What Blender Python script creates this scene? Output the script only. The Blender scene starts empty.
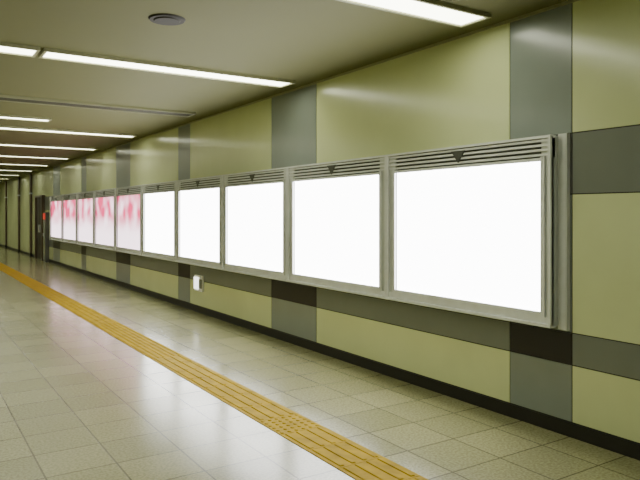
import bpy, math, random
random.seed(4)
W=3.757; CH=2.937; XL=-3.3; Y0=-4.0; Y1=34.0
# ---------------- materials ----------------
def mat(name,col,rough=.4,metal=0,emit=0,ecol=None,noise=0.0,nscale=4,spec=.5,coat=0):
    m=bpy.data.materials.new(name); m.use_nodes=True
    nt=m.node_tree; b=nt.nodes['Principled BSDF']
    b.inputs['Base Color'].default_value=(*col,1); b.inputs['Roughness'].default_value=rough
    b.inputs['Metallic'].default_value=metal; b.inputs['Specular IOR Level'].default_value=spec
    if coat: b.inputs['Coat Weight'].default_value=coat; b.inputs['Coat Roughness'].default_value=.16
    tc=nt.nodes.new('ShaderNodeTexCoord')
    if noise>0:
        n=nt.nodes.new('ShaderNodeTexNoise'); n.inputs['Scale'].default_value=nscale; n.inputs['Detail'].default_value=5
        nt.links.new(tc.outputs['Object'],n.inputs['Vector'])
        r=nt.nodes.new('ShaderNodeValToRGB')
        r.color_ramp.elements[0].position=.3; r.color_ramp.elements[1].position=.7
        r.color_ramp.elements[0].color=(*[c*(1-noise) for c in col],1)
        r.color_ramp.elements[1].color=(*[min(1,c*(1+noise)) for c in col],1)
        nt.links.new(n.outputs['Fac'],r.inputs['Fac']); nt.links.new(r.outputs['Color'],b.inputs['Base Color'])
    if emit>0:
        b.inputs['Emission Color'].default_value=(*(ecol or col),1); b.inputs['Emission Strength'].default_value=emit
    return m
M_cream=mat('cream_enamel_panel',(.63,.68,.37),.26,noise=.05,nscale=1.5,coat=.6)
M_gray=mat('gray_enamel_panel',(.215,.245,.225),.28,noise=.06,nscale=2,coat=.5)
M_band=mat('gray_band_panel',(.17,.185,.155),.32,noise=.06,nscale=2,coat=.3)
M_dgray=mat('dark_gray_panel',(.12,.12,.12),.35,noise=.06,coat=.3)
M_dark=mat('black_brown_panel',(.008,.006,.008),.35,noise=.1)
M_joint=mat('panel_joint',(.03,.03,.025),.7,noise=.1)
M_base=mat('baseboard_dark',(.010,.008,.006),.45,noise=.1)
M_ceil=mat('ceiling_paint',(.125,.125,.038),.75,noise=.03,nscale=1.0)
M_steel=mat('brushed_stainless',(.80,.82,.82),.24,metal=.25,noise=.06,nscale=12)
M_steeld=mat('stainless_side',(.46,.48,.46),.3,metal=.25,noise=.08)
M_slot=mat('header_dark_slot',(.06,.063,.055),.6,noise=.1)
M_glow=mat('lightbox_white_acrylic',(.9,.9,.9),.2,emit=12.5,ecol=(1,1,1),noise=0)
M_tube=mat('fluorescent_diffuser',(.9,.9,.8),.3,emit=9.8,ecol=(.98,1,.77))
M_fix=mat('fixture_trim',(.30,.30,.17),.5,noise=.04)
M_unlit=mat('vent_slats',(.06,.06,.03),.6,noise=.1)
M_spk=mat('speaker_grille',(.018,.014,.008),.7,noise=.15,nscale=60)
M_yel=mat('tactile_yellow',(.33,.215,.001),.65,noise=.22,nscale=9,spec=.08)
M_red=mat('red_enamel',(.6,.03,.02),.4,emit=.6,ecol=(1,.05,.03),noise=.05)
M_white=mat('white_plastic',(.75,.75,.68),.4,noise=.03)
M_door=mat('door_brown_paint',(.045,.035,.028),.4,noise=.1)
M_brown=mat('post_brown',(.09,.065,.04),.45,noise=.1)

def poster_mat():
    m=bpy.data.materials.new('poster_red_and_white'); m.use_nodes=True
    nt=m.node_tree; b=nt.nodes['Principled BSDF']; L=nt.links.new
    tc=nt.nodes.new('ShaderNodeTexCoord'); sep=nt.nodes.new('ShaderNodeSeparateXYZ'); L(tc.outputs['Object'],sep.inputs[0])
    n=nt.nodes.new('ShaderNodeTexNoise'); n.inputs['Scale'].default_value=2.2; n.inputs['Detail'].default_value=1; L(tc.outputs['Object'],n.inputs['Vector'])
    mr=nt.nodes.new('ShaderNodeMapRange'); L(sep.outputs['Z'],mr.inputs['Value']); mr.interpolation_type='SMOOTHSTEP'
    mr.inputs['From Min'].default_value=1.05; mr.inputs['From Max'].default_value=1.5
    mu=nt.nodes.new('ShaderNodeMath'); mu.operation='MULTIPLY'; L(mr.outputs[0],mu.inputs[0])
    r1=nt.nodes.new('ShaderNodeValToRGB'); L(n.outputs['Fac'],r1.inputs['Fac'])
    r1.color_ramp.elements[0].position=.25; r1.color_ramp.elements[1].position=.58
    r1.color_ramp.elements[0].color=(.1,.1,.1,1); r1.color_ramp.elements[1].color=(.97,.97,.97,1)
    L(r1.outputs['Color'],mu.inputs[1])
    mx=nt.nodes.new('ShaderNodeMix'); mx.data_type='RGBA'
    L(mu.outputs[0],mx.inputs['Factor'])
    mx.inputs['A'].default_value=(1,.80,.90,1); mx.inputs['B'].default_value=(.5,.015,.09,1)
    L(mx.outputs['Result'],b.inputs['Base Color']); L(mx.outputs['Result'],b.inputs['Emission Color'])
    b.inputs['Emission Strength'].default_value=3.2; b.inputs['Roughness'].default_value=.3
    return m
M_poster=poster_mat()

def floor_mat():
    m=bpy.data.materials.new('floor_stone_tile'); m.use_nodes=True
    nt=m.node_tree; b=nt.nodes['Principled BSDF']; L=nt.links.new
    tc=nt.nodes.new('ShaderNodeTexCoord')
    mp=nt.nodes.new('ShaderNodeMapping'); mp.inputs['Location'].default_value=(.13,.1,0); L(tc.outputs['Object'],mp.inputs['Vector'])
    br=nt.nodes.new('ShaderNodeTexBrick'); br.offset=0; br.squash=1
    br.inputs['Scale'].default_value=1; br.inputs['Brick Width'].default_value=.4; br.inputs['Row Height'].default_value=.4
    br.inputs['Mortar Size'].default_value=.0055; br.inputs['Mortar Smooth'].default_value=.1
    br.inputs['Color1'].default_value=(.25,.245,.125,1); br.inputs['Color2'].default_value=(.32,.31,.165,1); br.inputs['Mortar'].default_value=(.12,.115,.06,1)
    L(mp.outputs[0],br.inputs['Vector'])
    n=nt.nodes.new('ShaderNodeTexNoise'); n.inputs['Scale'].default_value=60; n.inputs['Detail'].default_value=6; L(tc.outputs['Object'],n.inputs['Vector'])
    r=nt.nodes.new('ShaderNodeValToRGB'); r.color_ramp.elements[0].position=.38; r.color_ramp.elements[1].position=.60
    r.color_ramp.elements[0].color=(.70,.70,.66,1); r.color_ramp.elements[1].color=(1,1,1,1); L(n.outputs['Fac'],r.inputs['Fac'])
    mx=nt.nodes.new('ShaderNodeMix'); mx.data_type='RGBA'; mx.blend_type='MULTIPLY'; mx.inputs['Factor'].default_value=1
    L(br.outputs['Color'],mx.inputs['A']); L(r.outputs['Color'],mx.inputs['B']); L(mx.outputs['Result'],b.inputs['Base Color'])
    n2=nt.nodes.new('ShaderNodeTexNoise'); n2.inputs['Scale'].default_value=2.5; L(tc.outputs['Object'],n2.inputs['Vector'])
    mr=nt.nodes.new('ShaderNodeMapRange'); mr.inputs['To Min'].default_value=.15; mr.inputs['To Max'].default_value=.25; L(n2.outputs['Fac'],mr.inputs['Value']); L(mr.outputs[0],b.inputs['Roughness'])
    b.inputs['Specular IOR Level'].default_value=.4
    bp=nt.nodes.new('ShaderNodeBump'); bp.invert=True; bp.inputs['Strength'].default_value=.3; bp.inputs['Distance'].default_value=.003
    L(br.outputs['Fac'],bp.inputs['Height']); L(bp.outputs['Normal'],b.inputs['Normal'])
    return m
M_floor=floor_mat()

# ---------------- mesh builder ----------------
class B:
    def __init__(s): s.v=[];s.f=[];s.mi=[];s.m=[]
    def mid(s,m):
        if m not in s.m: s.m.append(m)
        return s.m.index(m)
    def box(s,x0,x1,y0,y1,z0,z1,m):
        o=len(s.v)
        s.v+=[(x0,y0,z0),(x1,y0,z0),(x1,y1,z0),(x0,y1,z0),(x0,y0,z1),(x1,y0,z1),(x1,y1,z1),(x0,y1,z1)]
        for q in [(0,3,2,1),(4,5,6,7),(0,1,5,4),(1,2,6,5),(2,3,7,6),(3,0,4,7)]:
            s.f.append(tuple(o+i for i in q)); s.mi.append(s.mid(m))
    def prism(s,pts,d,m):
        o=len(s.v); n=len(pts); s.v+=[tuple(p) for p in pts]; s.v+=[(p[0]+d[0],p[1]+d[1],p[2]+d[2]) for p in pts]
        s.f.append(tuple(range(o+n-1,o-1,-1))); s.mi.append(s.mid(m))
        s.f.append(tuple(range(o+n,o+2*n))); s.mi.append(s.mid(m))
        for i in range(n):
            j=(i+1)%n; s.f.append((o+i,o+j,o+n+j,o+n+i)); s.mi.append(s.mid(m))
    def frust(s,cx,cy,z0,z1,r0,r1,m,n=10):
        o=len(s.v)
        for z,r in((z0,r0),(z1,r1)):
            for i in range(n):
                a=2*math.pi*i/n; s.v.append((cx+r*math.cos(a),cy+r*math.sin(a),z))
        for i in range(n):
            j=(i+1)%n; s.f.append((o+i,o+j,o+n+j,o+n+i)); s.mi.append(s.mid(m))
        s.f.append(tuple(range(o+n,o+2*n))); s.mi.append(s.mid(m))
        s.f.append(tuple(range(o+n-1,o-1,-1))); s.mi.append(s.mid(m))
    def obj(s,name,bevel=0):
        me=bpy.data.meshes.new(name); me.from_pydata(s.v,[],s.f)
        for m in s.m: me.materials.append(m)
        me.polygons.foreach_set('material_index',s.mi); me.update()
        ob=bpy.data.objects.new(name,me); bpy.context.scene.collection.objects.link(ob)
        if bevel:
            bv=ob.modifiers.new('bevel','BEVEL'); bv.width=bevel; bv.segments=2; bv.limit_method='ANGLE'
        return ob

# ---------------- shell ----------------
b=B(); b.box(XL-.2,W+.2,Y0-.2,Y1+.2,-.15,0,M_floor); b.obj('floor')
b=B(); b.box(XL-.2,W+.2,Y0-.2,Y1+.2,CH,CH+.15,M_ceil); b.obj('ceiling')

rows=[(.10,.485,'low'),(.485,.70,'band'),(.70,1.634,'mid'),(1.634,2.044,'uband'),(2.044,CH,'top')]
colmat={'low':(M_cream,M_gray),'band':(M_band,M_dark),'mid':(M_cream,M_gray),'uband':(M_band,M_dgray),'top':(M_cream,M_gray)}
def columns(ya,yb):
    gs=[]; k=-2
    while True:
        c=2.947+3.43*k; w=.2625 if k%2==0 else .51
        if c-w>yb: break
        if c+w>ya: gs.append((max(c-w,ya),min(c+w,yb)))
        k+=1
    out=[];y=ya
    for a,c in gs:
        if a>y: out.append((y,a,0))
        out.append((a,c,1)); y=c
    if y<yb: out.append((y,yb,0))
    return out
def clad(b,xf,xb,ya,yb):
    g=.004
    for a,c,t in columns(ya,yb):
        for z0,z1,r in rows:
            b.box(min(xf,xb),max(xf,xb),a+g,c-g,z0+g,z1-g,colmat[r][t])
b=B(); b.box(W+.006,W+.2,Y0,Y1,0,CH,M_joint)
clad(b,W,W+.012,Y0,22.0)
b.box(W,W+.012,22.0,23.3,.1,CH,M_cream)
y=23.3
while y<Y1-.1:
    b.box(W,W+.012,y+.004,min(y+1.4,Y1)-.004,.1,CH,M_cream); y+=1.4
b.obj('wall_right')
b=B(); b.box(XL-.2,XL-.006,Y0,Y1,0,CH,M_joint); clad(b,XL,XL-.012,Y0,Y1); b.obj('wall_left')
b=B(); b.box(XL-.2,W+.2,Y1,Y1+.2,0,CH,M_cream); b.obj('wall_far')
b=B(); b.box(XL-.2,W+.2,Y0-.2,Y0,0,CH,M_cream); b.obj('wall_back')
b=B(); b.box(W-.008,W,Y0,21.24,0,.095,M_base); b.box(W-.008,W,23.35,24.38,0,.095,M_base); b.box(W-.008,W,24.64,27.18,0,.095,M_base); b.box(W-.008,W,27.44,30.98,0,.095,M_base); b.box(W-.008,W,31.24,Y1,0,.095,M_base); b.obj('baseboard_right')
b=B(); b.box(XL,XL+.008,Y0,Y1,0,.095,M_base); b.obj('baseboard_left')
b=B(); b.box(W-.015,W,Y0,Y1,CH-.02,CH,M_fix); b.obj('trim_1')

# door (surface framed)
b=B()
b.box(W-.04,W-.004,22.06,23.24,0.008,2.04,M_door)
b.box(W-.09,W-.001,21.99,22.06,0,2.11,M_brown); b.box(W-.09,W-.001,23.24,23.31,0,2.11,M_brown); b.box(W-.09,W-.001,22.06,23.24,2.04,2.11,M_brown)
b.box(W-.045,W-.04,22.645,22.655,.02,2.03,M_joint)
b.box(W-.08,W-.04,22.56,22.60,.9,1.15,M_steel); b.box(W-.08,W-.04,22.70,22.74,.9,1.15,M_steel)
b.obj('door_1')
for y in (24.4,27.2,31.0):
    b=B(); b.box(W-.06,W,y,y+.22,.0,CH,M_brown); b.box(W-.075,W,y-.015,y+.235,0,.12,M_base); b.box(W-.07,W,y-.01,y+.23,2.2,2.25,M_steeld)
    b.obj('wall_pilaster',.006)
# fire hydrant cabinet
b=B(); b.box(W-.11,W-.001,21.25,21.6,0,1.55,M_dgray); b.box(W-.12,W-.11,21.28,21.57,.08,1.30,M_gray)
b.box(W-.13,W-.11,21.3,21.55,1.33,1.52,M_red); b.box(W-.14,W-.12,21.5,21.53,.8,.9,M_steel); b.obj('fire_hydrant_cabinet',.004)

# ---------------- advertising lightboxes ----------------
P=1.785; gl=1.558; ys=2.864
XF=3.66; XG=3.685
ZT=1.863; ZB=.828
def lightbox(i,m,name):
    b=B(); r=ys+P*i; l=r+gl
    mr=(P-gl)/2-.003
    a=r-(.085 if i==0 else mr); c=l+mr
    b.box(XG+.02,W-.001,a,c,.735,2.03,M_steeld)
    b.box(XG,XG+.02,r,l,ZB,ZT,m)
    b.box(XF+.012,XG+.02,a,r,.745,2.02,M_steeld); b.box(XF+.012,XG+.02,l,c,.745,2.02,M_steeld)
    b.box(XF,XF+.03,r-.032,r+.0,ZB-.03,ZT+.03,M_steel); b.box(XF,XF+.03,l,l+.032,ZB-.03,ZT+.03,M_steel)
    b.box(XF,XF+.03,r,l,ZT,ZT+.022,M_steel); b.box(XF,XF+.03,r,l,ZB-.03,ZB,M_steel)
    b.box(XF-.006,XF+.03,a,a+.022,.745,2.02,M_steel); b.box(XF-.006,XF+.03,c-.022,c,.745,2.02,M_steel)
    b.box(XF+.005,XG+.02,a+.02,c-.02,.75,ZB-.03,M_steel); b.box(XF-.012,XG+.03,a,c,.73,.75,M_steel)
    b.box(XF+.03,XG+.02,a,c,ZT+.022,2.02,M_slot)
    z=ZT+.034
    for k in range(4):
        b.box(XF+.004,XF+.03,a+.02,c-.02,z,z+.016,M_steel); z+=.033
    b.box(XF-.008,XG+.03,a,c,2.018,2.036,M_steel)
    cy=(r+l)/2; t=.075
    b.prism([(XF-.004,cy-t,ZT+.135),(XF-.004,cy,ZT+.04),(XF-.004,cy+t,ZT+.135)],(.01,0,0),M_slot)
    if i==0:
        b.box(W-.02,W-.001,2.70,a,.715,2.045,M_steel); b.box(W-.03,W-.02,2.70,2.712,.715,2.045,M_steeld)
    o=b.obj(name)
for i in range(5): lightbox(i,M_glow,'advertising_lightbox')
for i in range(5,10): lightbox(i,M_poster,'poster_lightbox')

# ---------------- ceiling lights ----------------
def fixture(x0,x1,y0,y1):
    b=B(); zc=CH; t=.025
    b.box(x0,x1,y0,y0+t,zc-.03,zc,M_fix); b.box(x0,x1,y1-t,y1,zc-.03,zc,M_fix)
    b.box(x0,x0+t,y0+t,y1-t,zc-.03,zc,M_fix); b.box(x1-t,x1,y0+t,y1-t,zc-.03,zc,M_fix)
    b.box(x0+t,x1-t,y0+t,y1-t,zc-.018,zc,M_tube)
    b.obj('ceiling_light_fixture')
for y in (.4,3.18,5.93,11.55,14.35,17.15,19.95,22.75,25.55,28.35,31.1):
    fixture(1.01,3.53,y,y+.3); fixture(-1.54,.98,y,y+.3)
fixture(-.75,1.85,10.25,10.5)
b=B(); y=8.55
b.box(-1.5,3.45,y,y+.02,CH-.03,CH,M_fix); b.box(-1.5,3.45,y+.28,y+.3,CH-.03,CH,M_fix); b.box(-1.5,-1.48,y,y+.3,CH-.03,CH,M_fix); b.box(3.43,3.45,y,y+.3,CH-.03,CH,M_fix)
for k in range(6): b.box(-1.48,3.43,y+.04+k*.04,y+.06+k*.04,CH-.025,CH,M_unlit)
b.box(-1.48,3.43,y+.02,y+.28,CH-.006,CH,M_slot)
b.obj('linear_air_diffuser')
b=B(); b.frust(1.62,4.57,CH-.012,CH,.125,.135,M_spk,40); b.frust(1.62,4.57,CH-.02,CH-.010,.09,.1,M_spk,40)
b.obj('ceiling_speaker')

# ---------------- tactile paving ----------------
b=B(); x0,x1=2.135,2.475; w=x1-x0; y=Y0+.3; k=0
while y<Y1-.5:
    b.box(x0,x1,y+.0015,y+w-.0015,0,.004,M_yel)
    dots=(6.2<y<8.6) or (3.6<y<3.95)
    if dots:
        for i in range(6):
            for j in range(6): b.frust(x0+w*(i+.5)/6,y+w*(j+.5)/6,.004,.009,.017,.011,M_yel,8)
    else:
        for i in range(4):
            cx=x0+w*(i+.5)/4; b.prism([(cx-.017,y+.015,.004),(cx+.017,y+.015,.004),(cx+.011,y+.018,.009),(cx-.011,y+.018,.009)],(0,w-.03,0),M_yel)
    y+=w
b.obj('tactile_paving')

# ---------------- small wall box ----------------
b=B(); b.box(W-.03,W,8.98,9.30,.33,.57,M_white); b.box(W-.05,W-.03,9.12,9.27,.36,.54,mat('lamp_face',(.9,.9,.85),.3,emit=2.5,ecol=(1,1,.95)))
b.box(W-.045,W-.03,9.0,9.09,.38,.52,M_band)
b.obj('wall_guide_light',.004)

# ---------------- world, camera ----------------
wd=bpy.data.worlds.new('w'); bpy.context.scene.world=wd; wd.use_nodes=True
wd.node_tree.nodes['Background'].inputs[0].default_value=(.02,.02,.015,1)
cd=bpy.data.cameras.new('camera'); cam=bpy.data.objects.new('camera',cd); bpy.context.scene.collection.objects.link(cam)
cd.lens=36; cd.sensor_width=36; cd.shift_y=-26/640; cd.clip_end=100
cam.location=(0,0,1.5); cam.rotation_euler=(math.radians(90),0,-math.atan(415/640))
bpy.context.scene.camera=cam
